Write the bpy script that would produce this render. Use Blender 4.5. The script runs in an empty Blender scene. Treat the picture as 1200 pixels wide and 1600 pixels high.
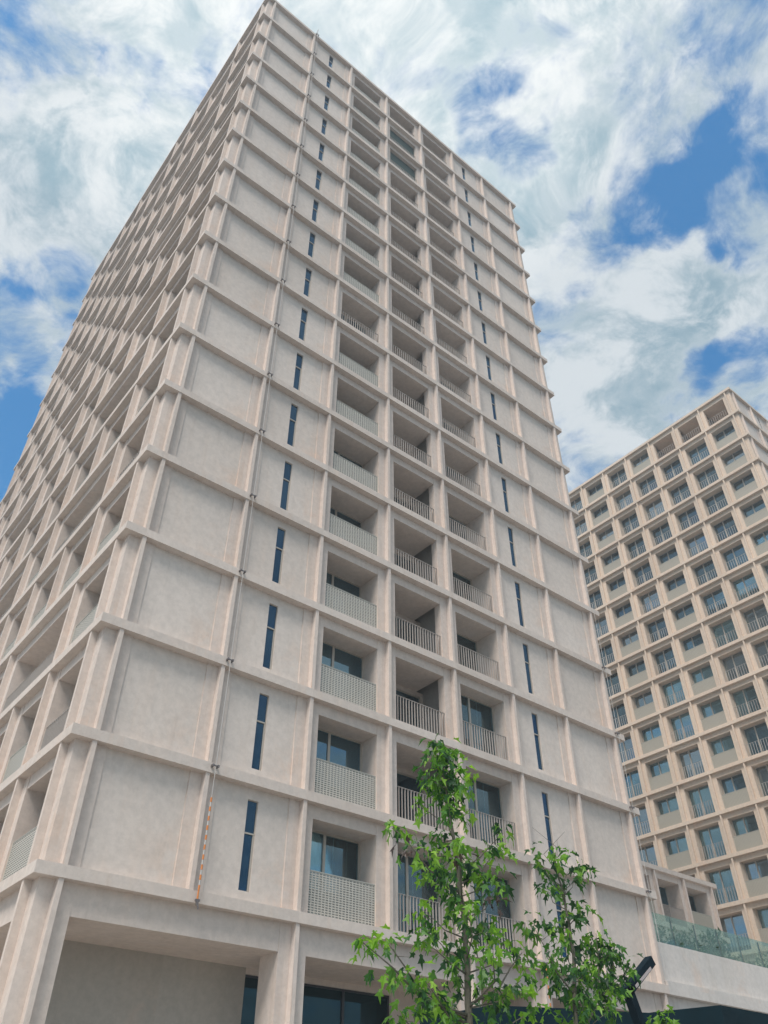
import bpy, bmesh, math, random
from mathutils import Vector, Matrix
R = math.radians
S = bpy.context.scene
COL = S.collection

# ------------------------------------------------------------------ camera
cam_d = bpy.data.cameras.new("camera")
cam = bpy.data.objects.new("camera", cam_d); COL.objects.link(cam)
cam.location = (-5.623, -18.666, 1.624)
cam.rotation_euler = (R(90) + 0.699, 0, -0.686)
cam_d.sensor_fit = 'HORIZONTAL'; cam_d.sensor_width = 36; cam_d.lens = 37.5
cam_d.clip_end = 3000
S.camera = cam

# ------------------------------------------------------------------ light
SUN_EL, SUN_AZ = 55, 243      # azimuth: degrees clockwise from +Y (north)
sd = Vector((math.sin(R(SUN_AZ)) * math.cos(R(SUN_EL)), math.cos(R(SUN_AZ)) * math.cos(R(SUN_EL)), math.sin(R(SUN_EL))))
sun_d = bpy.data.lights.new("sun", 'SUN'); sun = bpy.data.objects.new("sun", sun_d); COL.objects.link(sun)
sun_d.energy = 2.45; sun_d.angle = R(22); sun_d.color = (1, 0.93, 0.86)
sun.rotation_euler = sd.to_track_quat('Z', 'Y').to_euler()
S.view_settings.view_transform = 'Standard'; S.view_settings.look = 'None'
S.view_settings.exposure = 0.60; S.view_settings.gamma = 1

# ------------------------------------------------------------------ world: Nishita sky with procedural clouds
W = bpy.data.worlds.new("World"); S.world = W; W.use_nodes = True
nt = W.node_tree; nt.nodes.clear()
def N(t, k, **kw):
    n = t.nodes.new(k)
    for a, b in kw.items(): setattr(n, a, b)
    return n
def L(t, a, b): t.links.new(a, b)
def math_(t, op, a, b=None, c=None, clamp=False):
    n = N(t, 'ShaderNodeMath', operation=op, use_clamp=clamp)
    for i, v in enumerate((a, b, c)):
        if v is None: continue
        if isinstance(v, (int, float)): n.inputs[i].default_value = v
        else: L(t, v, n.inputs[i])
    return n.outputs[0]
def vmath(t, op, a, b=None, out=0):
    n = N(t, 'ShaderNodeVectorMath', operation=op)
    for i, v in enumerate((a, b)):
        if v is None: continue
        if isinstance(v, (tuple, list, Vector)): n.inputs[i].default_value = v
        else: L(t, v, n.inputs[i])
    return n.outputs[out]
def sstep(t, x, lo, hi, a=0.0, b=1.0):
    n = N(t, 'ShaderNodeMapRange', interpolation_type='SMOOTHSTEP')
    L(t, x, n.inputs[0])
    for i, v in enumerate((lo, hi, a, b)): n.inputs[i + 1].default_value = v
    return n.outputs[0]
def mixc(t, f, a, b, mode='MIX'):
    n = N(t, 'ShaderNodeMix', data_type='RGBA', blend_type=mode)
    if isinstance(f, (int, float)): n.inputs[0].default_value = f
    else: L(t, f, n.inputs[0])
    for i, v in ((6, a), (7, b)):
        if isinstance(v, tuple): n.inputs[i].default_value = v if len(v) == 4 else v + (1,)
        else: L(t, v, n.inputs[i])
    return n.outputs[2]
def noise(t, vec, scale, detail=6, rough=.55, dist=0, lac=2.0):
    n = N(t, 'ShaderNodeTexNoise'); L(t, vec, n.inputs['Vector'])
    n.inputs['Scale'].default_value = scale; n.inputs['Detail'].default_value = detail
    n.inputs['Roughness'].default_value = rough; n.inputs['Distortion'].default_value = dist
    n.inputs['Lacunarity'].default_value = lac
    return n.outputs['Fac']

sky = N(nt, 'ShaderNodeTexSky', sky_type='NISHITA')
sky.sun_disc = False; sky.sun_elevation = R(SUN_EL); sky.sun_rotation = R(SUN_AZ)
sky.air_density = 1.0; sky.dust_density = 0.6; sky.ozone_density = 2.5
tc = N(nt, 'ShaderNodeTexCoord')
dv = vmath(nt, 'NORMALIZE', tc.outputs['Generated'])
sp = N(nt, 'ShaderNodeSeparateXYZ'); L(nt, dv, sp.inputs[0])
zz = math_(nt, 'ADD', math_(nt, 'MAXIMUM', sp.outputs[2], 0.0), 0.16)
cmb = N(nt, 'ShaderNodeCombineXYZ')
L(nt, math_(nt, 'DIVIDE', sp.outputs[0], zz), cmb.inputs[0])
L(nt, math_(nt, 'DIVIDE', sp.outputs[1], zz), cmb.inputs[1])
P = cmb.outputs[0]
warp = N(nt, 'ShaderNodeTexNoise'); L(nt, P, warp.inputs['Vector']); warp.inputs['Scale'].default_value = 3.0; warp.inputs['Detail'].default_value = 3
wv = vmath(nt, 'MULTIPLY', vmath(nt, 'SUBTRACT', warp.outputs['Color'], (.5, .5, .5)), (.22, .22, .22))
P2 = vmath(nt, 'ADD', P, wv)
n_big = noise(nt, P2, 5.2, 12, .64, .15)
n_fine = noise(nt, P2, 19, 8, .66, .3)
dens = math_(nt, 'ADD', math_(nt, 'MULTIPLY', n_big, .72), math_(nt, 'MULTIPLY', n_fine, .36))
# the blue openings and the thick banks of that day's sky, as directions on the dome
wn = N(nt, 'ShaderNodeTexNoise'); L(nt, P, wn.inputs['Vector']); wn.inputs['Scale'].default_value = 7; wn.inputs['Detail'].default_value = 6
wdv = vmath(nt, 'NORMALIZE', vmath(nt, 'ADD', dv, vmath(nt, 'MULTIPLY', vmath(nt, 'SUBTRACT', wn.outputs['Color'], (.5, .5, .5)), (.26, .26, .26))))
def blob(d, width, core=.25):
    v = Vector(d).normalized()
    dt = vmath(nt, 'DOT_PRODUCT', wdv, tuple(v), out=1)
    return sstep(nt, dt, math.cos(R(width)), math.cos(R(width*core)))
for d, w_, a in (
        ((.348, .227, .909), 4.0, -.17), ((.548, .145, .823), 4.2, -.17), ((.575, .085, .815), 5.5, -.14), ((.455, .031, .89), 5, -.08),
        ((.522, .231, .821), 4, -.12), ((.085, .785, .612), 8, -.28), ((.024, .434, .9), 2.4, -.07), ((-.014, .457, .889), 2.6, -.08), ((.032, .633, .774), 3.0, -.11),
        ((.655, .25, .71), 3.5, -.17), ((.70, .18, .69), 4.5, -.18), ((.0, .678, .735), 3.6, -.15), ((-.10, .49, .866), 4, -.07), ((.078, .681, .728), 2.5, -.10),
        ((.24, .24, .94), 12, .06), ((.0, .542, .84), 8, .06), ((.43, .2, .88), 4, .06), ((.59, .31, .745), 8, .08), ((.62, .19, .76), 4, .08), ((.712, .22, .665), 4, .08)):
    dens = math_(nt, 'ADD', dens, math_(nt, 'MULTIPLY', blob(d, w_), a))
cover = sstep(nt, dens, .31, .56)
thick = sstep(nt, dens, .47, .74)
n_sh = noise(nt, P2, 8.5, 9, .66, .2)
shade = math_(nt, 'MULTIPLY', sstep(nt, n_sh, .40, .60), math_(nt, 'ADD', math_(nt, 'MULTIPLY', thick, .5), .5))
ccol = mixc(nt, shade, (4.85, 5.2, 5.4), (1.85, 2.75, 3.3))
glow = blob((.17, .26, .95), 24, .1)
ccol = mixc(nt, glow, ccol, (1.45, 1.38, 1.30), 'MULTIPLY')
skyc = mixc(nt, 1.0, sky.outputs[0], (.34, 1.10, 1.38), 'MULTIPLY')
fin = mixc(nt, math_(nt, 'MULTIPLY', cover, .96), skyc, ccol)
bg = N(nt, 'ShaderNodeBackground'); L(nt, fin, bg.inputs[0]); bg.inputs[1].default_value = 0.10
wo = N(nt, 'ShaderNodeOutputWorld'); L(nt, bg.outputs[0], wo.inputs[0])

# ------------------------------------------------------------------ materials
def mat(name):
    m = bpy.data.materials.new(name); m.use_nodes = True
    t = m.node_tree; b = t.nodes['Principled BSDF']
    return m, t, b
def concrete(name, c1, c2, c3, bump=.25, stain=.5):
    m, t, b = mat(name)
    g = N(t, 'ShaderNodeNewGeometry'); pos = g.outputs['Position']
    v1 = vmath(t, 'MULTIPLY', pos, (1, 1, .38))
    a = noise(t, v1, .75, 5, .6, .4)
    base = mixc(t, sstep(t, a, .35, .68), c1, c2)
    st = noise(t, vmath(t, 'MULTIPLY', pos, (1.6, 1.6, .22)), 1.3, 6, .62, .2)
    base = mixc(t, math_(t, 'MULTIPLY', sstep(t, st, .50, .72), stain), base, c3)
    # each cast piece has its own slight tone, and rusty pink water marks low down beside the ribs
    s_ = N(t, 'ShaderNodeSeparateXYZ'); L(t, pos, s_.inputs[0])
    gx = math_(t, 'DIVIDE', math_(t, 'SUBTRACT', math_(t, 'ADD', s_.outputs[0], s_.outputs[1]), .63), 3.1086); gz = math_(t, 'DIVIDE', math_(t, 'SUBTRACT', s_.outputs[2], 7.0), 3.15)
    cx = N(t, 'ShaderNodeCombineXYZ'); L(t, math_(t, 'FLOOR', gx), cx.inputs[0]); L(t, math_(t, 'FLOOR', gz), cx.inputs[2])
    wn_ = N(t, 'ShaderNodeTexWhiteNoise'); L(t, cx.outputs[0], wn_.inputs[0])
    base = mixc(t, 1.0, base, mixc(t, wn_.outputs[0], (.93, .925, .92), (1.04, 1.045, 1.05)), 'MULTIPLY')
    pm = math_(t, 'MULTIPLY', sstep(t, math_(t, 'FRACT', gx), .55, .95), sstep(t, math_(t, 'FRACT', gz), .75, .05))
    pm = math_(t, 'MULTIPLY', pm, sstep(t, noise(t, pos, 1.1, 6, .65, .5), .42, .66))
    base = mixc(t, math_(t, 'MULTIPLY', pm, stain), base, (.70, .50, .38))
    mot = noise(t, pos, 5, 8, .72)
    base = mixc(t, .42, base, mixc(t, sstep(t, mot, .3, .7), (.80, .80, .80), (1.16, 1.16, 1.16)), 'MULTIPLY')
    run = noise(t, vmath(t, 'MULTIPLY', pos, (3.1, 3.1, .30)), 1.5, 6, .68, .3)
    base = mixc(t, .34, base, mixc(t, sstep(t, run, .52, .78), (1, 1, 1), (.74, .71, .68)), 'MULTIPLY')
    pit = noise(t, pos, 38, 3, .6)
    base = mixc(t, math_(t, 'MULTIPLY', sstep(t, pit, .66, .74), .35), base, (.25, .22, .2))
    L(t, base, b.inputs['Base Color']); b.inputs['Roughness'].default_value = .88
    b.inputs['Specular IOR Level'].default_value = .25
    bp = N(t, 'ShaderNodeBump'); bp.inputs['Strength'].default_value = bump; bp.inputs['Distance'].default_value = .02
    L(t, math_(t, 'ADD', noise(t, pos, 2.2, 6, .7), math_(t, 'MULTIPLY', noise(t, pos, 60, 2, .5), .25)), bp.inputs['Height'])
    L(t, bp.outputs[0], b.inputs['Normal'])
    return m
M = {}
M['conc'] = concrete('precast concrete', (.67, .575, .51), (.65, .565, .51), (.68, .56, .48), stain=.42)
M['panel'] = concrete('precast panel', (.68, .60, .54), (.66, .585, .53), (.68, .575, .50), bump=.3, stain=.45)
M['band'] = concrete('floor edge concrete', (.66, .575, .515), (.63, .555, .50), (.66, .53, .44), stain=.45)
M['conc2'] = concrete('sandy precast concrete', (.68, .555, .445), (.65, .535, .435), (.68, .52, .40), stain=.5)
M['podium'] = concrete('pale cast concrete', (.66, .61, .57), (.62, .58, .545), (.56, .51, .46), stain=.5)
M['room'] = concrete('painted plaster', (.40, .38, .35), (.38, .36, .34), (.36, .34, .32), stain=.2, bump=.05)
M['grey'] = concrete('grey rough render', (.44, .405, .36), (.41, .38, .34), (.46, .41, .35), stain=.3)
def plain(name, col, rough=.5, metal=0, nscale=8, var=.12, bump=0):
    m, t, b = mat(name)
    g = N(t, 'ShaderNodeNewGeometry')
    n = noise(t, g.outputs['Position'], nscale, 4, .6)
    c = mixc(t, n, tuple(x * (1 - var) for x in col), tuple(x * (1 + var) for x in col))
    L(t, c, b.inputs['Base Color']); b.inputs['Roughness'].default_value = rough; b.inputs['Metallic'].default_value = metal
    b.inputs['Specular IOR Level'].default_value = .15 if max(col) < .03 else .5
    if bump:
        bp = N(t, 'ShaderNodeBump'); bp.inputs['Strength'].default_value = bump; bp.inputs['Distance'].default_value = .01
        L(t, n, bp.inputs['Height']); L(t, bp.outputs[0], b.inputs['Normal'])
    return m
M['frame'] = plain('champagne window frame', (.47, .42, .36), .45, .2)
M['frame_dark'] = plain('dark window frame', (.05, .055, .065), .4, .3)
M['rail'] = plain('pale painted rail', (.44, .40, .37), .5)
M['screen_rail'] = plain('screen edge metal', (.45, .45, .41), .5)
M['steel'] = plain('dark blue green steel', (.002, .012, .020), .75, 0, var=.3)
M['lens'] = plain('lamp lens', (.42, .36, .36), .35)
M['galv'] = plain('white cable sleeve', (.50, .48, .46), .5)
M['bracket'] = plain('bracket steel', (.19, .17, .17), .5, .5)
M['curtain'] = plain('curtain cloth', (.72, .78, .76), .9, nscale=20, bump=.4)
M['blind'] = plain('white blind', (.68, .72, .70), .8)
M['bark'] = plain('young bark', (.12, .11, .085), .9, nscale=30, var=.5, bump=.8)
M['tentcloth'] = plain('dark awning', (.002, .016, .024), .85, nscale=1.2, var=.6)
M['green_mesh'] = plain('dark green safety mesh', (.02, .055, .05), .6)
def glass(name, tint, base, refl=.5, rough=.03, dm=.30, floor=.16, gc=(.55, .85, 1, 1)):
    m, t, b = mat(name)
    t.nodes.remove(b)
    g = N(t, 'ShaderNodeNewGeometry')
    fr = N(t, 'ShaderNodeFresnel'); fr.inputs[0].default_value = 1.6
    bp = N(t, 'ShaderNodeBump'); bp.inputs['Strength'].default_value = .06; bp.inputs['Distance'].default_value = .02
    L(t, noise(t, g.outputs['Position'], 1.3, 2, .5), bp.inputs['Height'])
    gl = N(t, 'ShaderNodeBsdfGlossy'); gl.inputs['Roughness'].default_value = rough; gl.inputs['Color'].default_value = gc
    L(t, bp.outputs[0], gl.inputs['Normal'])
    tr = N(t, 'ShaderNodeBsdfTransparent'); tr.inputs[0].default_value = tint + (1,)
    df = N(t, 'ShaderNodeBsdfDiffuse'); df.inputs[0].default_value = base + (1,)
    m1 = N(t, 'ShaderNodeMixShader'); m1.inputs[0].default_value = dm; L(t, tr.outputs[0], m1.inputs[1]); L(t, df.outputs[0], m1.inputs[2])
    m2 = N(t, 'ShaderNodeMixShader'); L(t, math_(t, 'MULTIPLY_ADD', fr.outputs[0], refl * 2, floor, clamp=True), m2.inputs[0])
    L(t, m1.outputs[0], m2.inputs[1]); L(t, gl.outputs[0], m2.inputs[2])
    L(t, m2.outputs[0], t.nodes['Material Output'].inputs[0])
    return m
M['glass'] = glass('tinted window glass', (.36, .50, .56), (.02, .07, .105))
M['glass_far'] = glass('pale window glass', (.40, .48, .50), (.05, .09, .11), .6, gc=(.72, .86, .92, 1), floor=.24)
M['glass_clear'] = glass('clear window glass', (.84, .92, .92), (.05, .10, .11), .45, dm=.08, floor=.10, gc=(.6, .85, .95, 1))
M['slitglass'] = glass('deep blue window glass', (.05, .10, .16), (.008, .045, .10), .26, floor=.07, gc=(.3, .62, .95, 1))
M['shopglass'] = glass('dark shop glass', (.10, .20, .26), (.004, .035, .045), .22, floor=.03, gc=(.35, .7, .85, 1))
M['baluster_glass'] = glass('green balustrade glass', (.76, .86, .81), (.16, .22, .19), .16, dm=.07, floor=.02, gc=(.85, .93, .9, 1))
# pierced metal screen: rows of small slots between upright strips
def screen_mat(name, rib, cell, k=.60):
    m, t, b = mat(name)
    tcn = N(t, 'ShaderNodeTexCoord'); s = N(t, 'ShaderNodeSeparateXYZ'); L(t, tcn.outputs['Object'], s.inputs[0])
    fx = math_(t, 'FRACT', math_(t, 'DIVIDE', s.outputs[0], .115)); fz = math_(t, 'FRACT', math_(t, 'DIVIDE', s.outputs[2], .062))
    mx = math_(t, 'MULTIPLY', math_(t, 'GREATER_THAN', fx, .26), math_(t, 'GREATER_THAN', fz, .42))
    L(t, mixc(t, mx, rib, cell), b.inputs['Base Color']); b.inputs['Roughness'].default_value = .55
    tr = N(t, 'ShaderNodeBsdfTransparent'); ms = N(t, 'ShaderNodeMixShader')
    L(t, math_(t, 'MULTIPLY', mx, k), ms.inputs[0]); L(t, b.outputs[0], ms.inputs[1]); L(t, tr.outputs[0], ms.inputs[2])
    L(t, ms.outputs[0], t.nodes['Material Output'].inputs[0])
    return m
M['screen'] = screen_mat('pierced metal screen', (.52, .49, .435), (.30, .30, .27), .5)
M['screen_dense'] = screen_mat('fine pierced metal screen', (.40, .37, .31), (.33, .31, .26), .18)
def leafmat(name, cols, tr=.35):
    m, t, b = mat(name)
    g = N(t, 'ShaderNodeNewGeometry'); cr = N(t, 'ShaderNodeValToRGB')
    L(t, g.outputs['Random Per Island'], cr.inputs[0])
    e = cr.color_ramp.elements; e[0].position = 0; e[0].color = cols[0] + (1,); e[1].position = 1; e[1].color = cols[-1] + (1,)
    for i, c in enumerate(cols[1:-1]):
        x = e.new((i + 1) / (len(cols) - 1)); x.color = c + (1,)
    L(t, cr.outputs[0], b.inputs['Base Color']); b.inputs['Roughness'].default_value = .5
    tl = N(t, 'ShaderNodeBsdfTranslucent'); L(t, mixc(t, 1.0, cr.outputs[0], (1.5, 1.7, .7), 'MULTIPLY'), tl.inputs[0])
    ms = N(t, 'ShaderNodeMixShader'); ms.inputs[0].default_value = tr
    L(t, b.outputs[0], ms.inputs[1]); L(t, tl.outputs[0], ms.inputs[2]); L(t, ms.outputs[0], t.nodes['Material Output'].inputs[0])
    return m
M['leaf'] = leafmat('maple leaf', [(.010, .045, .018), (.020, .085, .022), (.040, .14, .024), (.085, .22, .025), (.17, .32, .03)])
M['leaf_light'] = leafmat('young maple leaf', [(.06, .17, .02), (.15, .32, .03), (.26, .44, .05)], .45)
M['leaf_dead'] = leafmat('withered leaf', [(.03, .018, .015), (.06, .03, .02)], .1)
M['shrub'] = leafmat('shrub leaf', [(.02, .05, .02), (.04, .09, .03), (.07, .13, .04)])

# ------------------------------------------------------------------ mesh helpers
class MB:
    def __init__(s): s.v = []; s.f = []; s.m = []
    def box(s, x0, x1, y0, y1, z0, z1, mi=0):
        if x1 < x0: x0, x1 = x1, x0
        if y1 < y0: y0, y1 = y1, y0
        i = len(s.v)
        s.v += [(x0, y0, z0), (x1, y0, z0), (x1, y1, z0), (x0, y1, z0), (x0, y0, z1), (x1, y0, z1), (x1, y1, z1), (x0, y1, z1)]
        s.f += [(i, i+3, i+2, i+1), (i+4, i+5, i+6, i+7), (i, i+1, i+5, i+4), (i+1, i+2, i+6, i+5), (i+2, i+3, i+7, i+6), (i+3, i, i+4, i+7)]
        s.m += [mi] * 6
    def tube(s, pts, rad, n=8, mi=0, cap=True):
        pts = [Vector(p) for p in pts]
        if isinstance(rad, (int, float)): rad = [rad] * len(pts)
        base = len(s.v); up = Vector((0, 0, 1)); prev = None
        for k, p in enumerate(pts):
            d = (pts[min(k+1, len(pts)-1)] - pts[max(k-1, 0)]).normalized()
            a = prev if prev is not None else (up if abs(d.z) < .9 else Vector((1, 0, 0)))
            u = d.cross(a).normalized() if prev is None else (prev - d * prev.dot(d)).normalized()
            prev = u; w = d.cross(u)
            for j in range(n):
                an = 2 * math.pi * j / n
                s.v.append(tuple(p + (u * math.cos(an) + w * math.sin(an)) * rad[k]))
        for k in range(len(pts) - 1):
            for j in range(n):
                a = base + k*n + j; b = base + k*n + (j+1) % n
                s.f.append((a, b, b+n, a+n)); s.m.append(mi)
        if cap:
            s.f.append(tuple(base + j for j in range(n))[::-1]); s.m.append(mi)
            s.f.append(tuple(base + (len(pts)-1)*n + j for j in range(n))); s.m.append(mi)
    def prism(s, poly, z0, z1, mi=0):
        i = len(s.v); n = len(poly)
        s.v += [(x, y, z0) for x, y in poly] + [(x, y, z1) for x, y in poly]
        s.f += [tuple(range(i, i+n))[::-1], tuple(range(i+n, i+2*n))] + [(i+k, i+(k+1) % n, i+n+(k+1) % n, i+n+k) for k in range(n)]
        s.m += [mi] * (n + 2)
    def mesh(s, name, mats, smooth=False):
        me = bpy.data.meshes.new(name); me.from_pydata(s.v, [], s.f)
        for m in mats: me.materials.append(m)
        me.polygons.foreach_set('material_index', s.m)
        if smooth: me.polygons.foreach_set('use_smooth', [True] * len(s.f))
        me.update(); return me
def link(name, me, parent=None, loc=None, rz=0):
    o = bpy.data.objects.new(name, me); COL.objects.link(o)
    if loc is not None: o.location = loc
    o.rotation_euler.z = rz
    if parent:
        o.parent = parent
        if parent.type == 'EMPTY' and parent.get('category') in WORLD_BUILT:   # these parts are built at world coordinates
            o.matrix_parent_inverse = Matrix.Translation(-parent.location)
    return o
WORLD_BUILT = ('apartment tower', 'building', 'podium', 'balustrade', 'pavilion', 'street lamp', 'tree')
def tag(o, label=None, cat=None, group=None, kind=None):
    if label: o['label'] = label
    if cat: o['category'] = cat
    if group: o['group'] = group
    if kind: o['kind'] = kind
    return o
def empty(name, loc, label, cat, group=None):
    o = bpy.data.objects.new(name, None); COL.objects.link(o); o.location = loc
    return tag(o, label, cat, group)

rng = random.Random(7)
H, TH, Z0 = 3.15, .27, 7.0

# ------------------------------------------------------------------ shared window / railing meshes (local: x along face, y inwards, origin bottom centre)
_c = {}
def window_meshes(w, h, kind='slide', frame='frame', far=False):
    key = (round(w, 2), round(h, 2), kind, frame, far)
    if key in _c: return _c[key]
    f = MB(); t = .018 if kind == 'slit' else .055; d = .07; hw = w / 2
    f.box(-hw, hw, 0, d, 0, t); f.box(-hw, hw, 0, d, h - t, h)
    f.box(-hw, -hw + t, 0, d, t, h - t); f.box(hw - t, hw, 0, d, t, h - t)
    p = MB()
    if kind == 'slide':
        mx = -.07 * w
        f.box(mx - .045, mx + .045, -.012, d - .01, t, h - t)
        p.box(-hw + t, mx - .045, .025, .037, t, h - t); p.box(mx + .045, hw - t, .04, .052, t, h - t)
    elif kind == 'slit':
        f.box(-hw + t, hw - t, -.015, d, .62 * h - .02, .62 * h + .02)
        f.box(hw - t - .035, hw - t, -.01, d - .01, t, .62 * h - .02)
        p.box(-hw + t, hw - t - .035, .02, .03, t, .62 * h - .02); p.box(-hw + t, hw - t, .02, .03, .62 * h + .02, h - t)
    else:
        n = int(kind[4:]); xs = [-hw + t + (w - 2*t) * i / n for i in range(n + 1)]
        for x in xs[1:-1]: f.box(x - .04, x + .04, -.01, d - .01, t, h - t)
        for i in range(n):
            a = xs[i] + (.04 if i else 0); b = xs[i+1] - (.04 if i < n - 1 else 0)
            p.box(a, b, .03, .042, t, h - t)
    gm = {'slit': 'slitglass'}.get(kind, 'shopglass' if kind.startswith('shop') and frame == 'frame_dark' else ('glass_clear' if far == 2 else 'glass_far' if far else 'glass'))
    _c[key] = (f.mesh('window_frame_mesh', [M[frame]]), p.mesh('pane_mesh', [M[gm]]))
    return _c[key]
def curtain_mesh(w, h, x0, x1, blind=False):
    key = ('cur', round(w, 2), round(h, 2), x0, x1, blind)
    if key in _c: return _c[key]
    me = bpy.data.meshes.new('curtain_mesh'); n = 60; v = []; f = []
    for i in range(n + 1):
        x = (x0 + (x1 - x0) * i / n) * w
        y = .085 + (0 if blind else -.0 + .025 * math.sin(i * 1.35) + .010 * math.sin(i * 3.1))
        v += [(x, y, .05), (x, y, h - .06)]
        if i: f.append((2*i-2, 2*i, 2*i+1, 2*i-1))
    me.from_pydata(v, [], f); me.materials.append(M['blind' if blind else 'curtain'])
    me.polygons.foreach_set('use_smooth', [True] * n); me.update()
    _c[key] = me; return me
def bars_mesh(w, h=1.08, gap=.128, th=.008):
    key = ('bars', round(w, 2), h, gap)
    if key in _c: return _c[key]
    m = MB(); hw = w / 2
    m.box(-hw, hw, 0, .045, h - .012, h); m.box(-hw, hw, .005, .04, .06, .085)
    n = max(6, int(round(w / gap)))
    for i in range(n + 1):
        x = -hw + .008 + (w - .016) * i / n
        m.box(x - th, x + th, .001, .044, .0 if i % 6 == 0 else .085, h - .012)
    _c[key] = m.mesh('railing_mesh', [M['rail']]); return _c[key]
def screen_mesh(w, h=1.1, dense=False):
    key = ('scr', round(w, 2), h, dense)
    if key in _c: return _c[key]
    m = MB(); hw = w / 2
    m.box(-hw + .02, hw - .02, .012, .02, .075, h - .02, 0)
    m.box(-hw, hw, 0, .04, h - .02, h, 1); m.box(-hw, hw, 0, .04, .0, .075, 1)
    m.box(-hw, -hw + .02, 0, .04, .075, h - .02, 1); m.box(hw - .02, hw, 0, .04, .075, h - .02, 1)
    _c[key] = m.mesh('screen_mesh', [M['screen_dense' if dense else 'screen'], M['screen_rail']]); return _c[key]

class Face:
    """one face of a block: u along it, v inwards"""
    def __init__(s, ox, oy, kind):          # kind 'front': u=+x v=+y ; 'left': u=+y v=+x ; 'right': u=+y v=-x ; 'back': u=+x, v=-y
        s.ox, s.oy, s.kind = ox, oy, kind
    def xy(s, u, v):
        return {'front': (s.ox+u, s.oy+v), 'left': (s.ox+v, s.oy+u), 'right': (s.ox-v, s.oy+u), 'back': (s.ox+u, s.oy-v)}[s.kind]
    def box(s, mb, u0, u1, v0, v1, z0, z1, mi=0):
        a = s.xy(u0, v0); b = s.xy(u1, v1); mb.box(a[0], b[0], a[1], b[1], z0, z1, mi)
    def rz(s): return {'front': 0, 'left': -math.pi/2, 'right': math.pi/2, 'back': math.pi}[s.kind]
    def place(s, name, me, parent, u, v, z):
        x, y = s.xy(u, v); return link(name, me, parent, (x, y, z), s.rz())

class Tower:
    def __init__(s, root): s.root = root; s.n = {}; s.extra = {}
    def part(s, name, face, me, u, v, z, kids=(), cap=100):
        """a repeated part with its sub-parts; past `cap` of a name the rest are gathered into one object"""
        s.n[name] = s.n.get(name, 0) + 1
        if s.n[name] <= cap:
            o = face.place(name, me, s.root, u, v, z)
            for kn, km in kids: link(kn, km, o)
            return o
        s.extra.setdefault(name, []).append((face, me, kids, u, v, z))
    def flush(s):
        for name, items in s.extra.items():
            bm = bmesh.new(); mats = []
            for face, me, kids, u, v, z in items:
                x, y = face.xy(u, v); mtx = Matrix.Translation((x, y, z)) @ Matrix.Rotation(face.rz(), 4, 'Z')
                for mm in [me] + [k[1] for k in kids]:
                    st = len(bm.faces); bm.from_mesh(mm); bm.faces.ensure_lookup_table(); bm.verts.ensure_lookup_table()
                    vs = set()
                    for f in bm.faces[st:]:
                        mt = mm.materials[f.material_index]
                        if mt not in mats: mats.append(mt)
                        f.material_index = mats.index(mt); vs.update(f.verts)
                    for q in vs: q.co = mtx @ q.co
            me = bpy.data.meshes.new(name + '_rest'); bm.to_mesh(me); bm.free()
            for mt in mats: me.materials.append(mt)
            o = link(name, me, s.root); o['kind'] = 'stuff'

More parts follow.
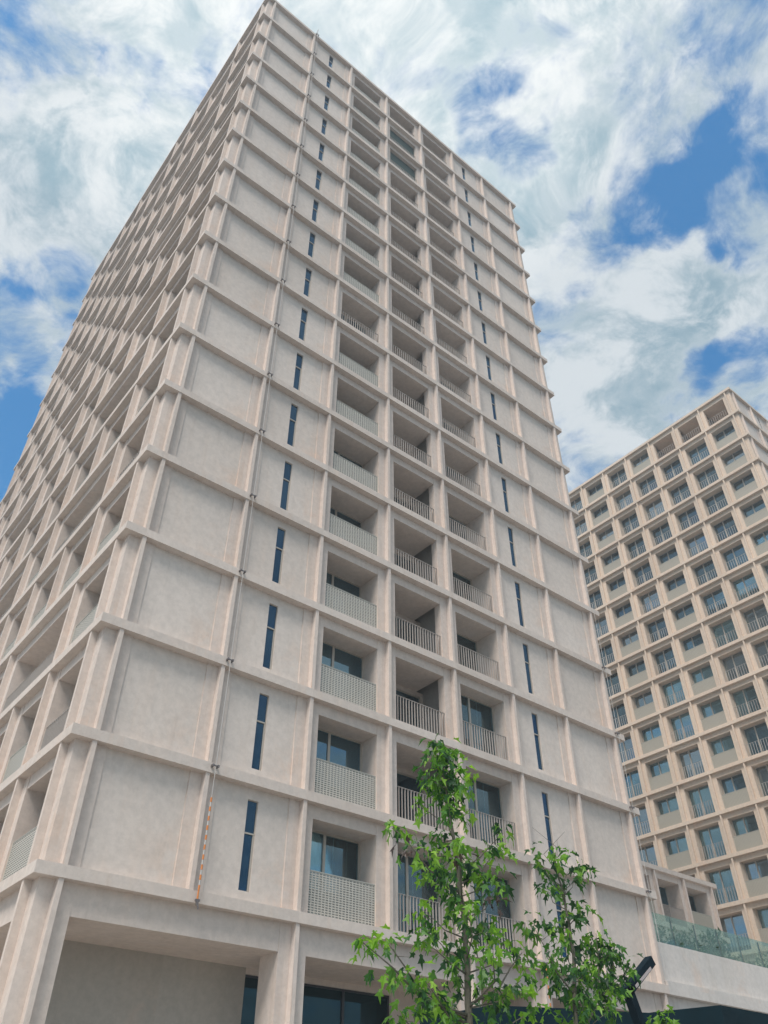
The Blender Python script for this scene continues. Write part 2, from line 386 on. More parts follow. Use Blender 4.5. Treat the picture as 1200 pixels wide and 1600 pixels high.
HP, FW = .405, .06
def facade(tw, wall, face, u0, sp, n, cells, K, mi_s=0, mi_p=1, z0=Z0, ribs=None, skip=lambda k, j: False, ends=True, first_half=True):
    """cells(k,j) -> dict or None for blank. u0 = first rib, n = bays"""
    for k in range(K):
        za = z0 + k*H; zb = za + H - TH
        # merged runs
        j = 0
        while j < n:
            j2 = j + 1
            while j2 < n and skip(k, j2): j2 += 1
            a = u0 + j*sp + HP; b = u0 + j2*sp - HP
            c = cells(k, j)
            dep = c.get('pier', c['d'] + .1) if c else .5
            # half piers either side
            face.box(wall, u0 + j*sp, a, .22, dep, za, zb, mi_s)
            face.box(wall, b, u0 + j2*sp, .22, dep, za, zb, mi_s)
            if not c or c['t'] == 'blank':
                face.box(wall, a, b, .262, .5, za, zb, mi_p)
            elif c['t'] == 'slit':
                us = a + c.get('at', .95); w = .33
                face.box(wall, a, us, .262, .5, za, zb, mi_p); face.box(wall, us + w, b, .262, .5, za, zb, mi_p)
                face.box(wall, us, us + w, .262, .5, za, za + .28, mi_p); face.box(wall, us, us + w, .262, .5, za + 2.57, zb, mi_p)
                f, p = window_meshes(w, 2.29, 'slit', 'frame')
                tw.part('slit_window', face, f, us + w/2, .30, za + .28, [('pane', p)])
            else:
                d = c['d']; htop = c.get('h', 2.51)
                face.box(wall, a, b, .235, max(dep, d + .1), za + htop, zb, mi_s)      # lintel
                w = b - a; uc = (a + b) / 2
                if c['t'] == 'loggia':
                    # wide room behind a thin pier; back wall with a window in it
                    A, B = u0 + j*sp + .08, u0 + j2*sp - .08
                    if c.get('win', True):
                        ww = 2.6; wc = A + .25 + ww/2; hh = 2.35
                        face.box(wall, A, wc - ww/2, d, d + .2, za, za + htop, mi_p); face.box(wall, wc + ww/2, B, d, d + .2, za, za + htop, mi_p)
                        face.box(wall, wc - ww/2, wc + ww/2, d, d + .2, za + hh, za + htop, mi_p)
                        f, p = window_meshes(ww, hh, 'slide')
                        kids = [('pane', p)]
                        if c.get('cur'): kids.append(('curtain', curtain_mesh(ww, hh, *c['cur'])))
                        tw.part('window', face, f, wc, d + .03, za, kids)
                    else: face.box(wall, A, B, d, d + .2, za, za + htop, mi_p)
                else:
                    if c.get('win', True):
                        f, p = window_meshes(w, htop, 'slide' if w < 3 else 'shop4', far=2 if c.get('cur') else c.get('far', False))
                        kids = [('pane', p)]
                        if c.get('cur'): kids.append(('curtain', curtain_mesh(w, htop, *c['cur'])))
                        tw.part('window', face, f, uc, d, za, kids)
                if c.get('rail') == 'screen':
                    tw.part('balcony_screen', face, screen_mesh(w, 1.16, c.get('dense', False)), uc, c.get('rv', .27), za)
                elif c.get('rail') == 'bars':
                    tw.part('railing', face, bars_mesh(w, 1.08, *c.get('bar', (.128, .008))), uc, c.get('rv', .27), za)
                if c.get('mesh'):
                    q = MB(); q.box(-w/2, w/2, 0, .02, 0, htop); tw.part('green_mesh', face, q.mesh('green_mesh', [M['green_mesh']]), uc, .42, za)
            # partition between rooms
            j = j2
        for j in range(1, n):
            if skip(k, j): continue
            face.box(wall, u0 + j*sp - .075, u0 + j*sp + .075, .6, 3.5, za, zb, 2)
    # projecting ribs: one part for each upright line
    for j in range(n + 1):
        r = MB()
        for k in range(K + 1):
            if k == K or skip(k, j):
                if r.v: link('rib', r.mesh('rib_mesh', [M['conc'] if mi_s == 0 else M['conc2']]), tw.root)
                r = MB(); continue
            u = u0 + j*sp; face.box(r, u - FW, u + FW, .03, .22, z0 + k*H, z0 + (k+1)*H - TH)

# ================================================================== NEAR TOWER
K = 17; TW, TD = 23.02, 27.4
SPL = (TD - 1.36) / 9
t1 = Tower(empty('apartment_tower', (0, 0, 0), 'tallest pale concrete apartment tower, near corner towards the viewer, blind panels and slit windows', 'apartment tower', None))
wall = MB()
frontF, leftF = Face(0, 0, 'front'), Face(0, 0, 'left')
rightF, backF = Face(TW, 0, 'right'), Face(0, TD, 'back')
cur_front = {(0, 2): (-.46, .46), (0, 3): (-.5, .42), (0, 4): (-.44, .46), (1, 4): (-.1, .3), (3, 4): (-.35, -.12), (2, 4): (-.05, .25), (4, 4): (-.3, -.05)}
def front_cells(k, j):
    if j in (0, 6): return None
    if j == 1: return dict(t='slit', d=.4, at=1.0)
    if j == 5: return dict(t='slit', d=.4, at=.80)
    cu = cur_front.get((k, j))
    if j == 2:
        return dict(t='open', d=1.0 if k < 3 else 1.25, rail='bars' if k == 8 else 'screen', cur=cu)
    if j == 3:
        if k == 0: return dict(t='open', d=.95, rail='bars', cur=cu)
        return dict(t='loggia', d=1.75, pier=.55, rail='bars', mesh=k in (14, 15))
    return dict(t='open', d=.8 if k < 3 else 1.35, rail='bars', cur=cu)
facade(t1, wall, frontF, .63, 3.1086, 7, front_cells, K)
def left_skip(k, j): return (k % 2 == 0 and k > 0 and j == 2) or (k % 4 == 2 and j == 6) or (k % 4 == 0 and k > 0 and j == 5)
def left_cells(k, j):
    dbl = left_skip(k, j + 1)
    return dict(t='open', d=1.15 if (k + j) % 3 else 1.5, rail='bars' if dbl else ('screen' if (k * 5 + j * 3) % 7 < 5 else 'bars'))
facade(t1, wall, leftF, .68, SPL, 9, left_cells, K, skip=left_skip)
facade(t1, wall, rightF, .68, SPL, 9, lambda k, j: None, K)
facade(t1, wall, backF, .63, 3.1086, 7, lambda k, j: None, K)
# corner blocks, core and roof upstand
for k in range(K):
    za, zb = Z0 + k*H, Z0 + (k+1)*H - TH
    for x0, x1 in ((.22, .63), (TW - .63, TW - .22)):
        for y0, y1 in ((.22, .68), (TD - .68, TD - .22)):
            wall.box(x0, x1, y0, y1, za, zb, 0)
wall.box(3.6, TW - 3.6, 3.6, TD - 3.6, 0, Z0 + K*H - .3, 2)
# ground storey: tall piers, deep soffits
ZG = 6.06
def pier(x0, x1, y0, y1): wall.box(x0, x1, y0, y1, 0, Z0 - TH, 0)
def gbeam_front(x0, x1): wall.box(x0, x1, .235, 1.05, ZG, Z0 - TH, 0)
px = [(.22, 1.06, .22, 1.08), (6.44, 7.27, .22, 1.05), (12.65, 13.47, .22, 1.05), (15.75, 16.57, .22, 1.05), (21.96, TW - .22, .22, 1.08)]
for q in px: pier(*q)
for a, b in ((1.06, 6.44), (7.27, 12.65), (13.47, 15.75), (16.57, 21.96)): gbeam_front(a, b)
wall.box(1.06, TW - 1.06, 1.05, 2.40, ZG + .002, Z0 - TH, 0)
py = [(.68 + SPL*2*i - .41, .68 + SPL*2*i + .41) for i in range(1, 5)]
for a, b in py: pier(.22, 1.05, a, b)
yy = [1.08] + [v for ab in py for v in ab] + [TD - .22]
for a, b in zip(yy[::2], yy[1::2]): wall.box(.235, 1.05, a, b, ZG, Z0 - TH, 0)
wall.box(1.05, 2.4, 2.4, TD - .3, ZG + .002, Z0 - TH, 0)
wall.box(TW - 1.05, TW - .22, 1.08, TD - .22, 0, Z0 - TH, 0)
wall.box(1.06, TW - 1.06, TD - 1.05, TD - .22, 0, Z0 - TH, 0)
# ground back walls: solid beside the corner, shop windows further on
wall.box(1.07, 6.86, 2.4, 2.7, 0, Z0 - TH, 3)
wall.box(6.86, 11.9, 2.4, 2.7, 5.92, Z0 - TH, 1)
wall.box(11.9, 13.9, 2.4, 2.7, 0, Z0 - TH, 1)
wall.box(13.9, 21.6, 2.4, 2.7, 5.2, Z0 - TH, 1); wall.box(21.6, TW - 1.06, 2.4, 2.7, 0, Z0 - TH, 1)
wall.box(2.4, 2.7, 2.7, TD - 1.05, 0, Z0 - TH, 1)
f, p = window_meshes(5.04, 5.92, 'shop3', 'frame_dark'); o = frontF.place('shop_window', f, t1.root, 9.38, 2.5, 0); link('pane', p, o)
f, p = window_meshes(7.7, 5.2, 'shop5', 'frame_dark'); o = frontF.place('shop_window', f, t1.root, 17.75, 2.5, 0); link('pane', p, o)
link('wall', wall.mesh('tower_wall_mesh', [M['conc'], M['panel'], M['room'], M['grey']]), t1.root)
for u in (.63, 6.85, 13.06, 16.16, 22.39):
    r = MB(); r.box(u - FW, u + FW, .03, .22, 0, Z0 - TH); link('rib', r.mesh('rib_mesh', [M['conc']]), t1.root)
for i in range(5):
    u = .68 + SPL*2*i; r = MB(); r.box(.03, .22, u - FW, u + FW, 0, Z0 - TH); link('rib', r.mesh('rib_mesh', [M['conc']]), t1.root)
for k in range(K + 1):
    b = MB(); z = Z0 + k*H
    if k == 0:
        b.box(0, 22.62, 0, TD, z - TH, z); b.box(22.62, TW, .35, TD, z - TH, z)
    else: b.box(0, TW, 0, TD, z - TH, z)
    link('floor_band' if k < K else 'roof_slab', b.mesh('band_mesh', [M['band']]), t1.root)
t1.flush()

# ================================================================== FAR TOWER
X2, Y2, Z2 = 53.40, .24, 61.38
t2 = Tower(empty('apartment_tower', (X2, Y2, 0), 'sandy concrete apartment tower behind on the right with a grid of square balconies', 'apartment tower'))
K2 = 18; ZB = Z2 - K2*H      # base of grid
wall = MB()
lf2 = Face(X2, Y2, 'left'); ff2 = Face(X2, Y2, 'front'); bf2 = Face(X2, Y2 + 28.26, 'back')
WB = {(3, 1), (3, 2), (3, 3), (3, 4), (12, 4), (9, 4), (8, 4), (1, 3), (13, 2), (6, 4), (7, 6)}
def cells2(k, j):
    row = K2 - 1 - k
    if row == 0 and j < 3: return dict(t='loggia', d=3.3, pier=.6, rail='bars', win=False, h=2.45, bar=(.21, .013))
    panel = (j == 0) or (j == 5) or (j == 3 and row >= 4) or (row == 0 and j == 3) or (j == 7 and row % 3 == 1)
    c = dict(t='open', d=.80, h=2.50, rail='screen' if panel else 'bars', dense=True, rv=.30, bar=(.21, .013), far=(row*7 + j*5) % 4 != 0)
    q = (row * 31 + j * 17) % 11
    if (row, j) in WB: c['cur'] = (-.47, .47, True)
    elif panel and q < 3: c['cur'] = (-.47, .47, True)
    elif q == 5: c['cur'] = (-.47, .02, True)
    elif q in (6, 8, 10): c['cur'] = (-.1, .47)
    elif q in (2, 9): c['cur'] = (-.47, .47)
    return c
# nearest bays first so the ones that show largest are individual parts
facade(t2, wall, lf2, .63, 3.0, 9, cells2, K2, 3, 3, z0=ZB)
facade(t2, wall, ff2, .63, 3.1, 6, lambda k, j: dict(t='slit', d=.4, at=1.0) if j in (1, 4) and k > 8 else None, K2, 0, 1, z0=ZB)
facade(t2, wall, bf2, .63, 3.1, 6, lambda k, j: None, K2, 0, 1, z0=ZB)
W2 = 1.26 + 18.6
for k in range(K2):
    za, zb = ZB + k*H, ZB + (k+1)*H - TH
    wall.box(X2 + .22, X2 + .63, Y2 + .22, Y2 + .63, za, zb, 3)
    wall.box(X2 + .22, X2 + .63, Y2 + 27.63, Y2 + 28.04, za, zb, 3)
    wall.box(X2 + W2 - 1, X2 + W2 - .22, Y2 + .22, Y2 + 28.04, za, zb, 0)
wall.box(X2 + 3.6, X2 + W2 - 1, Y2 + 3.6, Y2 + 24.6, 0, Z2 - .3, 2)
wall.box(X2 + .22, X2 + W2 - .22, Y2 + .22, Y2 + 28.0, 0, ZB - TH, 3)
link('wall', wall.mesh('far_tower_wall_mesh', [M['conc'], M['panel'], M['room'], M['conc2']]), t2.root)
for k in range(K2 + 1):
    b = MB(); z = ZB + k*H; b.box(X2, X2 + W2, Y2, Y2 + 28.26, z - TH, z)
    link('floor_band' if k < K2 else 'roof_slab', b.mesh('band_mesh', [M['conc2']]), t2.root)
t2.flush()

# ================================================================== LOW WING behind the terrace
YW = 10.3; XW = 45.8
t3 = Tower(empty('low_wing', (XW, YW, 0), 'low concrete balcony block behind the glass terrace, between the two towers', 'building'))
wall = MB(); wf = Face(XW - 1.26 - 21, YW, 'front')
def cells3(k, j):
    c = dict(t='open', d=1.15, rail='bars' if j % 2 == 1 else 'screen', dense=True)
    if j % 3 == 0: c['cur'] = (-.4, .1)
    return c
facade(t3, wall, wf, .63, 3.0, 7, cells3, 3)
wall.box(XW - .63, XW - .22, YW + .22, YW + 12, Z0, Z0 + 3*H - TH, 0)
wall.box(XW - 18, XW - .9, YW + 3.6, YW + 12, Z0, Z0 + 3*H - TH, 2)
wall.box(XW - 22.04, XW - 18.01, YW + 3.6, YW + 12, Z0, Z0 + 3*H - TH, 2)
link('wall', wall.mesh('wing_wall_mesh', [M['conc'], M['panel'], M['room']]), t3.root)
for k in range(1, 4):
    b = MB(); z = Z0 + k*H; b.box(XW - 22.26, XW, YW, YW + 12.2, z - TH, z)
    link('floor_band' if k < 3 else 'roof_slab', b.mesh('band_mesh', [M['band']]), t3.root)
t3.flush()

# ================================================================== PODIUM
pod = empty('podium', (TW, 0, 0), 'long pale concrete podium wall with a ledge, right of the tallest tower', 'podium')
m = MB()
m.box(TW - .22, X2 + 22, .22, .62, Z0 + .14, 8.45)                                  # parapet
m.box(TW - .22, X2 + 22, .235, 1.0, 5.9, Z0 - TH)                                   # beam below the ledge
m.box(TW - .22, X2 + 22, 1.0, 34, 6.2, 7.9)                                         # terrace deck body
x = 28.57
while x < X2 + 20:
    m.box(x - .4, x + .4, .22, 1.05, 0, 5.9); x += 6.2
m.box(TW - .22, X2 + 22, 4, 4.3, 0, 6.2)
link('wall', m.mesh('podium_wall_mesh', [M['podium']]), pod)
m = MB(); m.box(22.625, X2 + 22, 0, .22, Z0 - TH - .003, Z0 + .15); link('ledge', m.mesh('ledge_mesh', [M['podium']]), pod)
m = MB(); x = 22.4 + 6.2
while x < X2 + 20:
    m.box(x - .05, x + .05, .03, .234, 5.9, Z0 - TH - .004); x += 6.2
link('rib', m.mesh('podium_rib_mesh', [M['podium']]), pod)

gb = empty('glass_balustrade', (TW, .3, 8.45), 'green tinted frameless glass balustrade on top of the podium wall', 'balustrade')
x = 22.62; i = 0
while x < X2 - 1:
    m = MB(); m.box(x + .02, x + 1.52, .34, .356, 8.42, 9.50); link('glass_panel', m.mesh('glass_panel_mesh', [M['baluster_glass']]), gb)
    m = MB(); m.box(x - .014, x + .014, .36, .42, 8.42, 9.44); link('post', m.mesh('post_mesh', [M['frame_dark']]), gb)
    x += 1.54

# ------------------------------------------------------------------ ground
m = MB(); m.box(-400, 400, -400, 400, -.3, -.01)
g = link('ground', m.mesh('ground_mesh', [plain('asphalt', (.055, .055, .055), .9, nscale=3, bump=.3)])); g['kind'] = 'structure'
m = MB(); m.box(-30, 90, -26, 45, -.01, 0)
mm, t, b = mat('plaza paving')
gg = N(t, 'ShaderNodeNewGeometry'); br = N(t, 'ShaderNodeTexBrick'); L(t, gg.outputs['Position'], br.inputs['Vector'])
br.inputs['Color1'].default_value = (.42, .39, .35, 1); br.inputs['Color2'].default_value = (.36, .34, .31, 1); br.inputs['Mortar'].default_value = (.15, .14, .13, 1)
br.inputs['Scale'].default_value = 1.0; br.inputs['Mortar Size'].default_value = .008
L(t, mixc(t, .5, br.outputs[0], mixc(t, noise(t, gg.outputs['Position'], 1.5, 6, .6), (.7, .7, .7), (1.2, 1.2, 1.2)), 'MULTIPLY'), b.inputs['Base Color'])
b.inputs['Roughness'].default_value = .8
g = link('pavement', m.mesh('pavement_mesh', [mm])); g['kind'] = 'structure'

# ------------------------------------------------------------------ hoist guide cables on the facade
def cable(x, ztop, zbot, label, levels, sleeve=None, y=-.10, rungs=False):
    e = empty('guide_cable', (x, y, zbot), label, 'cable', 'guide cables hung down the facade')
    m = MB(); m.tube([(0, 0, ztop - zbot), (.01, 0, (ztop - zbot)*.5), (0, 0, 0)], .009, 8); link('cable', m.mesh('cable_mesh', [M['galv']]), e)
    for k in levels:
        b = MB(); z = Z0 + k*H - zbot - .10
        b.box(-.10, -.05, -.02, .10, z - .03, z + .03); b.box(.05, .10, -.02, .10, z - .03, z + .03); b.box(-.06, .06, -.012, .03, z - .014, z + .014)
        link('bracket', b.mesh('bracket_mesh', [M['bracket']]), e)
    if sleeve:
        b = MB(); z = sleeve[0] - zbot; i = 0
        while z < sleeve[1] - zbot:
            b.tube([(0, 0, z), (0, 0, z + .115)], .021 + (.004 if i % 2 == 0 else 0), 10, mi=i % 2 if z > .35 else 0); z += .117; i += 1
        link('striped_sleeve', b.mesh('sleeve_mesh', [M['orange'], M['galv']]), e)
        b = MB(); b.tube([(0, 0, .02), (.01, 0, -.06)], .035, 10); b.box(-.05, .06, -.03, .03, .02, .07); b.tube([(.02, -.02, -.05), (.035, -.02, -.15)], .022, 8)
        link('end_weight', b.mesh('weight_mesh', [M['bracket']]), e)
    return e
M['orange'] = plain('orange plastic', (.62, .22, .06), .6)
cable(3.87, 60.6, 6.72, 'long white cable on the near tower ending in an orange and white striped sleeve', range(1, 18), (6.75, 9.15))
cable(22.46, 22.9, 7.05, 'thin white cable down the right corner of the near tower', range(1, 5))
cable(16.08, 6.98, 1.2, 'short orange and white sleeved cable on the ground floor pier behind the trees', [0], (1.5, 6.7))
m = MB(); e = empty('roof_davit', (3.87, 0, Z0 + K*H), 'tiny metal davit standing on the roof edge of the near tower', 'davit')
m.tube([(0, .3, 0), (0, .05, .55), (0, -.06, .8)], .022, 8); m.tube([(-.2, .3, 0), (0, .05, .55)], .016, 8); m.tube([(.2, .3, 0), (0, .05, .55)], .016, 8)
link('frame', m.mesh('davit_mesh', [M['galv']]), e)

# ------------------------------------------------------------------ dark pavilion in the right foreground
pv = empty('pavilion', (10.3, -9.17, 0), 'dark blue green flat roofed pavilion at the bottom right, in front of the podium', 'pavilion')
m = MB()
m.prism([(10.3, -9.17), (22.5, -9.17), (22.5, -4.5), (10.0, -4.5), (10.0, -7.9)], 3.86, 4.2)
m.prism([(9.99, -7.88), (9.99, -4.5), (6.9, -4.5), (6.9, -6.5), (8.45, -7.24)], 3.86, 4.185)
link('roof', m.mesh('pavilion_roof_mesh', [M['tentcloth']]), pv)
for x_, y_ in ((10.45, -9.05), (14.4, -9.05), (18.4, -9.05), (22.3, -9.05), (10.2, -4.7), (22.3, -4.7), (7.1, -4.7)):
    m = MB(); m.box(x_ - .06, x_ + .06, y_ - .06, y_ + .06, 0, 3.86); link('post', m.mesh('post_mesh', [M['steel']]), pv)
m = MB(); m.box(10.52, 22.2, -9.0, -8.97, .0, 3.85); m.box(10.3, 10.33, -8.9, -4.8, 0, 3.85)
link('glass_wall', m.mesh('pavilion_glass_mesh', [M['shopglass']]), pv)
m = MB(); m.box(7.2, 9.9, -6.95, -6.9, 3.3, 3.86); link('fascia', m.mesh('fascia_mesh', [M['steel']]), pv)

# ------------------------------------------------------------------ street lamp: leaning post, head tilted the other way
lp = empty('street_lamp', (6.6, -10.5, 0), 'dark angular street lamp with a long tilted head, beside the small trees', 'street lamp')
def bar(mb, a, b, w, h, mi=0):
    a, b = Vector(a), Vector(b); d = (b - a).normalized(); s_ = d.cross(Vector((0, 1, 0))).normalized(); y = Vector((0, 1, 0))
    i = len(mb.v)
    for p_ in (a, b):
        for q, r in ((-1, -1), (1, -1), (1, 1), (-1, 1)): mb.v.append(tuple(p_ + s_ * q * w/2 + y * r * h/2))
    mb.f += [(i, i+1, i+2, i+3), (i+7, i+6, i+5, i+4)] + [(i+k, i+4+k, i+4+(k+1) % 4, i+(k+1) % 4) for k in range(4)]; mb.m += [mi]*6
J = Vector((5.64, -10.5, 3.80)); T = Vector((6.38, -10.5, 4.27)); Bt = Vector((5.98, -10.5, 3.0))
m = MB(); bar(m, (J.x + .02, J.y, J.z + .04), Bt, .13, .12)
link('arm', m.mesh('lamp_arm_mesh', [M['steel']]), lp)
m = MB(); bar(m, (J.x - .05, J.y, J.z - .05), T, .135, .12)
hd = link('lamp_head', m.mesh('lamp_head_mesh', [M['steel']]), lp)
dd = (T - J).normalized(); sd_ = dd.cross(Vector((0, 1, 0))).normalized()
if sd_.z > 0: sd_ = -sd_      # the light opening looks down
m = MB(); off = sd_ * .042 + Vector((0, -.062, 0)); bar(m, J + off + dd*.16, T + off - dd*.16, .040, .01)
link('lens', m.mesh('lamp_lens_mesh', [M['lens']]), hd)
m = MB(); m.tube([Bt + Vector((0, 0, .1)), Bt, (Bt.x + .35, Bt.y, 1.6), (6.6, -10.5, .1), (6.6, -10.5, 0)], [.075, .075, .08, .09, .15], 12)
link('post', m.mesh('lamp_post_mesh', [M['steel']], True), lp)

# ------------------------------------------------------------------ trees
def leaf_template():
    # five pointed lobes, stalk at origin, leaf hangs along +X
    pts = [(0, 0)]
    lob = [(-128, .50), (-98, .34), (-64, .90), (-35, .47), (0, 1.05), (35, .47), (64, .90), (98, .34), (128, .50)]
    for a, r in lob: pts.append((.30 + r*.62*math.cos(R(a)), r*.62*math.sin(R(a))))
    return pts
LT = leaf_template()
def add_leaf(mb, p, d, up, size, mi, r):
    d = d.normalized(); s_ = d.cross(up)
    if s_.length < 1e-3: s_ = Vector((1, 0, 0))
    s_.normalize(); n = s_.cross(d)
    i = len(mb.v); fold = r.uniform(.1, .7); curl = r.uniform(.1, .9); wid = r.uniform(.5, .95)
    c = p + d*.30*size + n * 0
    mb.v.append(tuple(c))
    for x, y in LT:
        mb.v.append(tuple(p + d*x*size + s_*y*size*wid + n*(fold*abs(y) - curl*max(0, x - .3)**1.5 - curl*.5*abs(y)**1.5)*size))
    k = len(LT)
    for q in range(1, k): mb.f.append((i, i+q, i+q+1 if q < k - 1 + 0 else i+1)); mb.m.append(mi)
    mb.f.append((i, i+k, i+1)); mb.m.append(mi)
def cluster(mb, p, n, size, rad, r, light=.15, dead=0.0):
    mi = 1 if r.random() < light else (2 if r.random() < dead else 0)
    for _ in range(n):
        o = Vector((r.gauss(0, 1), r.gauss(0, 1), r.gauss(0, .8))) * rad*.5
        d = Vector((r.gauss(0, .6), r.gauss(0, .6), -.85 + r.gauss(0, .4))) + o*1.6/rad*.35
        add_leaf(mb, p + o, d, Vector((r.gauss(0, .5), r.gauss(0, .5), 1)), size * r.uniform(.55, 1.2), mi if r.random() < .8 else 0, r)
def tree(name, label, trunk, r0, envelope, nb, size, seed, extra=(), light=.15, dens=1.0, group='young street trees', twigs=0, start=.0, bare_top=False):
    """trunk: list of points; envelope: [(z, left extent, right extent)] about the trunk"""
    r = random.Random(seed); base = trunk[0]
    e = empty(name, base, label, 'tree', group)
    pts = [Vector(p) for p in trunk]
    wood = MB(); crown = MB(); n = len(pts)
    sm = []
    for k in range(n - 1):
        for q in range(4):
            t_ = q/4; sm.append(pts[k].lerp(pts[k+1], t_) + Vector((r.gauss(0, .008), r.gauss(0, .008), 0)))
    sm.append(pts[-1]); rad = [r0*(1 - .88*(i/(len(sm)-1))**.9) for i in range(len(sm))]
    wood.tube(sm, rad, 8)
    ztop = pts[-1].z
    def at(z):
        for k in range(len(sm) - 1):
            if sm[k].z <= z <= sm[k+1].z:
                t_ = (z - sm[k].z)/max(1e-6, sm[k+1].z - sm[k].z); return sm[k].lerp(sm[k+1], t_), rad[k]
        return sm[-1], rad[-1]
    def env(z, side):
        for a, b in zip(envelope, envelope[1:]):
            if a[0] <= z <= b[0]:
                t_ = (z - a[0])/(b[0] - a[0]); return (a[1+side]*(1-t_) + b[1+side]*t_)
        return envelope[-1][1+side] if z > envelope[-1][0] else envelope[0][1+side]
    zlo = envelope[0][0]
    jobs = []
    for i in range(nb):
        z = zlo + (ztop - zlo)*((i + r.random()*.8)/nb); ang = i*2.4 + r.gauss(0, .3)
        c, s_ = math.cos(ang), math.sin(ang); ex = env(z, 1 if c > 0 else 0)
        side = .84*(abs(c)*ex + abs(s_)*(env(z, 0) + env(z, 1))*.5)
        jobs.append((z, ang, side*r.uniform(.75, 1.05), None))
    for z, ang, ln, tip in jobs + [(z, None, None, tip) for z, tip in extra]:
        if tip is None:
            tip = Vector((math.cos(ang)*ln, math.sin(ang)*ln, 0)); rise = ln*r.uniform(.35, .85)
            st, rr = at(max(pts[0].z + .3, z - rise)); end = st + tip + Vector((0, 0, rise))
        else:
            st, rr = at(z); end = Vector(tip); ln = (end - st).length
        mid = st.lerp(end, .5) + Vector((r.gauss(0, .05), r.gauss(0, .05), -.10*ln + r.gauss(0, .03)))
        q = [st, st.lerp(mid, .55), mid, mid.lerp(end, .5) + Vector((0, 0, .02*ln)), end]
        b0 = min(rr*.5, .005 + .011*ln); wood.tube(q, [b0, b0*.8, b0*.65, b0*.45, b0*.25], 5)
        m_ = max(2, int(ln/.13*dens))
        for k in range(m_):
            t_ = .18 + .82*(k + r.random()*.6)/m_
            pp = (st.lerp(mid, t_*2) if t_ < .5 else mid.lerp(end, t_*2 - 1))
            off = Vector((r.gauss(0, 1), r.gauss(0, 1), r.gauss(0, .5)))*.10*min(1, ln)
            if r.random() < .45: wood.tube([pp, pp + off], [.004, .002], 4)
            if bare_top and pp.z > ztop - .75 and r.random() < .5: continue
            if r.random() < .2: continue
            cluster(crown, pp + off, r.randint(5, 9), size, .15, r, light if t_ > .6 else light*.4, .04)
        cluster(crown, end, 15, size, .15, r, light*1.8)
    if not bare_top:
        for q in range(9): cluster(crown, at(ztop - q*.09)[0] + Vector((r.gauss(0, .05), r.gauss(0, .05), 0)), 8, size, .15, r, .4)
    for k in range(twigs):
        st, _ = at(ztop - .1 - .12*k); wood.tube([st, st + Vector((r.uniform(-.16, .16), r.uniform(-.1, .1), .2)), st + Vector((r.uniform(-.25, .25), r.uniform(-.15, .15), r.uniform(.4, .62)))], [.007, .005, .002], 5)
    o = link('trunk', wood.mesh('trunk_mesh', [M['bark']], True), e)
    o = link('crown', crown.mesh('crown_mesh', [M['leaf'], M['leaf_light'], M['leaf_dead']]), e)
    return e
Y = -11
tree('young_tree', 'tallest slim young tree with star shaped leaves, in front of the balconies',
     [(1.86, Y, 0), (1.90, Y, 1.5), (1.91, Y, 3.02), (1.92, Y, 3.81), (1.90, Y, 4.37), (1.84, Y, 4.9), (1.75, Y, 5.54), (1.66, Y, 5.95), (1.62, Y, 6.30)], .055,
     [(2.2, .95, .7), (3.0, 1.0, .75), (3.5, .95, .62), (3.9, .80, .50), (4.3, .58, .42), (4.8, .80, .42), (5.2, .55, .55), (5.5, .48, .30), (5.9, .22, .22), (6.35, .10, .12)],
     44, .158, 3, extra=[(3.1, (.28, Y - .1, 3.62)), (3.0, (.75, Y + .1, 3.75)), (3.2, (3.02, Y + .1, 3.9)), (4.4, (.80, Y, 4.98)), (4.5, (2.62, Y, 5.05)), (5.3, (2.08, Y, 5.95))], light=.38, dens=.8)
tree('young_tree', 'slim young tree with a bare twiggy top, just left of the dark street lamp',
     [(3.86, Y, 0), (3.80, Y, 1.6), (3.76, Y, 3.17), (3.92, Y, 3.9), (3.93, Y, 4.38), (3.80, Y, 5.0), (3.78, Y, 5.25)], .045,
     [(2.4, .28, .25), (3.2, .26, .22), (3.7, .22, .22), (4.2, .30, .14), (4.6, .34, .18), (5.0, .32, .30), (5.25, .13, .13)],
     21, .158, 11, extra=[(3.5, (3.18, Y, 4.22)), (4.7, (3.38, Y, 5.12)), (4.7, (4.25, Y, 5.2))], light=.22, dens=1.1, twigs=6, bare_top=True)
tree('young_tree', 'smallest leafy young tree, its crown touching the dark street lamp',
     [(4.05, Y + .2, 0), (4.15, Y + .2, 2.0), (4.24, Y + .2, 3.2), (4.55, Y + .2, 3.55), (4.70, Y + .2, 3.95), (4.74, Y + .2, 4.38)], .032,
     [(2.5, .3, .3), (3.2, .25, .3), (3.6, .25, .36), (4.0, .18, .28), (4.4, .10, .12)],
     12, .155, 23, extra=[(3.6, (5.30, Y + .1, 4.02)), (3.5, (5.05, Y + .3, 4.1))], light=.1, dens=1.1)
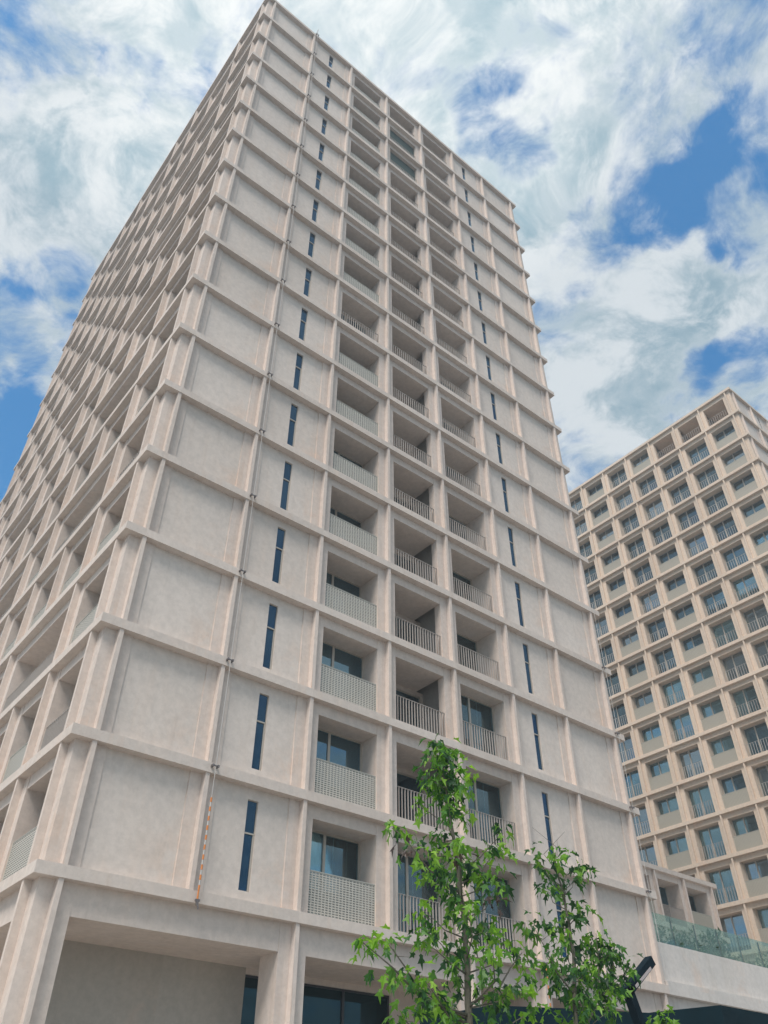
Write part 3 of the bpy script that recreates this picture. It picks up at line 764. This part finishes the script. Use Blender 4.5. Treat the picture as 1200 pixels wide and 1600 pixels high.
tree('young_tree', 'bright green tip of a small tree at the bottom edge, right of the lamp post',
     [(5.74, Y, 0), (5.74, Y, 1.8), (5.74, Y, 2.9), (5.76, Y, 3.42)], .03,
     [(2.6, .2, .2), (3.0, .16, .16), (3.45, .1, .1)], 16, .15, 31, light=.8)

# ------------------------------------------------------------------ terrace shrubs behind the glass
r = random.Random(5)
shr = MB()
for q in range(420):
    a = r.uniform(0, 2*math.pi); e_ = r.uniform(-.1, 1); rr = r.uniform(.5, 1)**.5
    p = Vector((math.cos(a)*rr*.62*math.sqrt(1 - min(1, e_)**2 + .05), math.sin(a)*rr*.36*math.sqrt(1 - min(1, e_)**2 + .05), .12 + max(0, e_)*rr*.62))
    p += Vector((0, 0, .12*math.sin(a*3)))
    add_leaf(shr, p, Vector((r.gauss(0, 1), r.gauss(0, 1), r.uniform(-.2, 1))), Vector((r.gauss(0, .6), r.gauss(0, .6), 1)), r.uniform(.08, .15), 0, r)
for q in range(9): shr.tube([(r.uniform(-.05, .05), r.uniform(-.05, .05), 0), (r.uniform(-.4, .4), r.uniform(-.2, .2), .55)], .01, 4, mi=1)
shm = shr.mesh('shrub_mesh', [M['shrub'], M['bark']])
x = 23.5; i = 0
while x < 52:
    o = link('terrace_shrub', shm, None, (x, .95 + r.uniform(-.1, .15), 7.95), r.uniform(0, 6))
    s_ = r.uniform(.75, 1.25); o.scale = (s_*1.05, s_, s_*r.uniform(1.1, 2.0))
    tag(o, 'green shrub planted in the row behind the green glass balustrade', 'shrub', 'shrubs along the terrace balustrade')
    x += r.uniform(.9, 1.5); i += 1

# ------------------------------------------------------------------ the air between
m = MB(); m.box(-45, 100, -30, 60, -1.3, 64)
hm = bpy.data.materials.new('haze'); hm.use_nodes = True; t = hm.node_tree; t.nodes.clear()
pv_ = N(t, 'ShaderNodeVolumePrincipled'); pv_.inputs['Color'].default_value = (.86, .93, 1, 1); pv_.inputs['Density'].default_value = .0016; pv_.inputs['Anisotropy'].default_value = .3
L(t, pv_.outputs[0], N(t, 'ShaderNodeOutputMaterial').inputs['Volume'])
hz = link('haze', m.mesh('haze_mesh', [hm])); hz['kind'] = 'stuff'; hz['label'] = 'thin pale haze in the air round the towers'
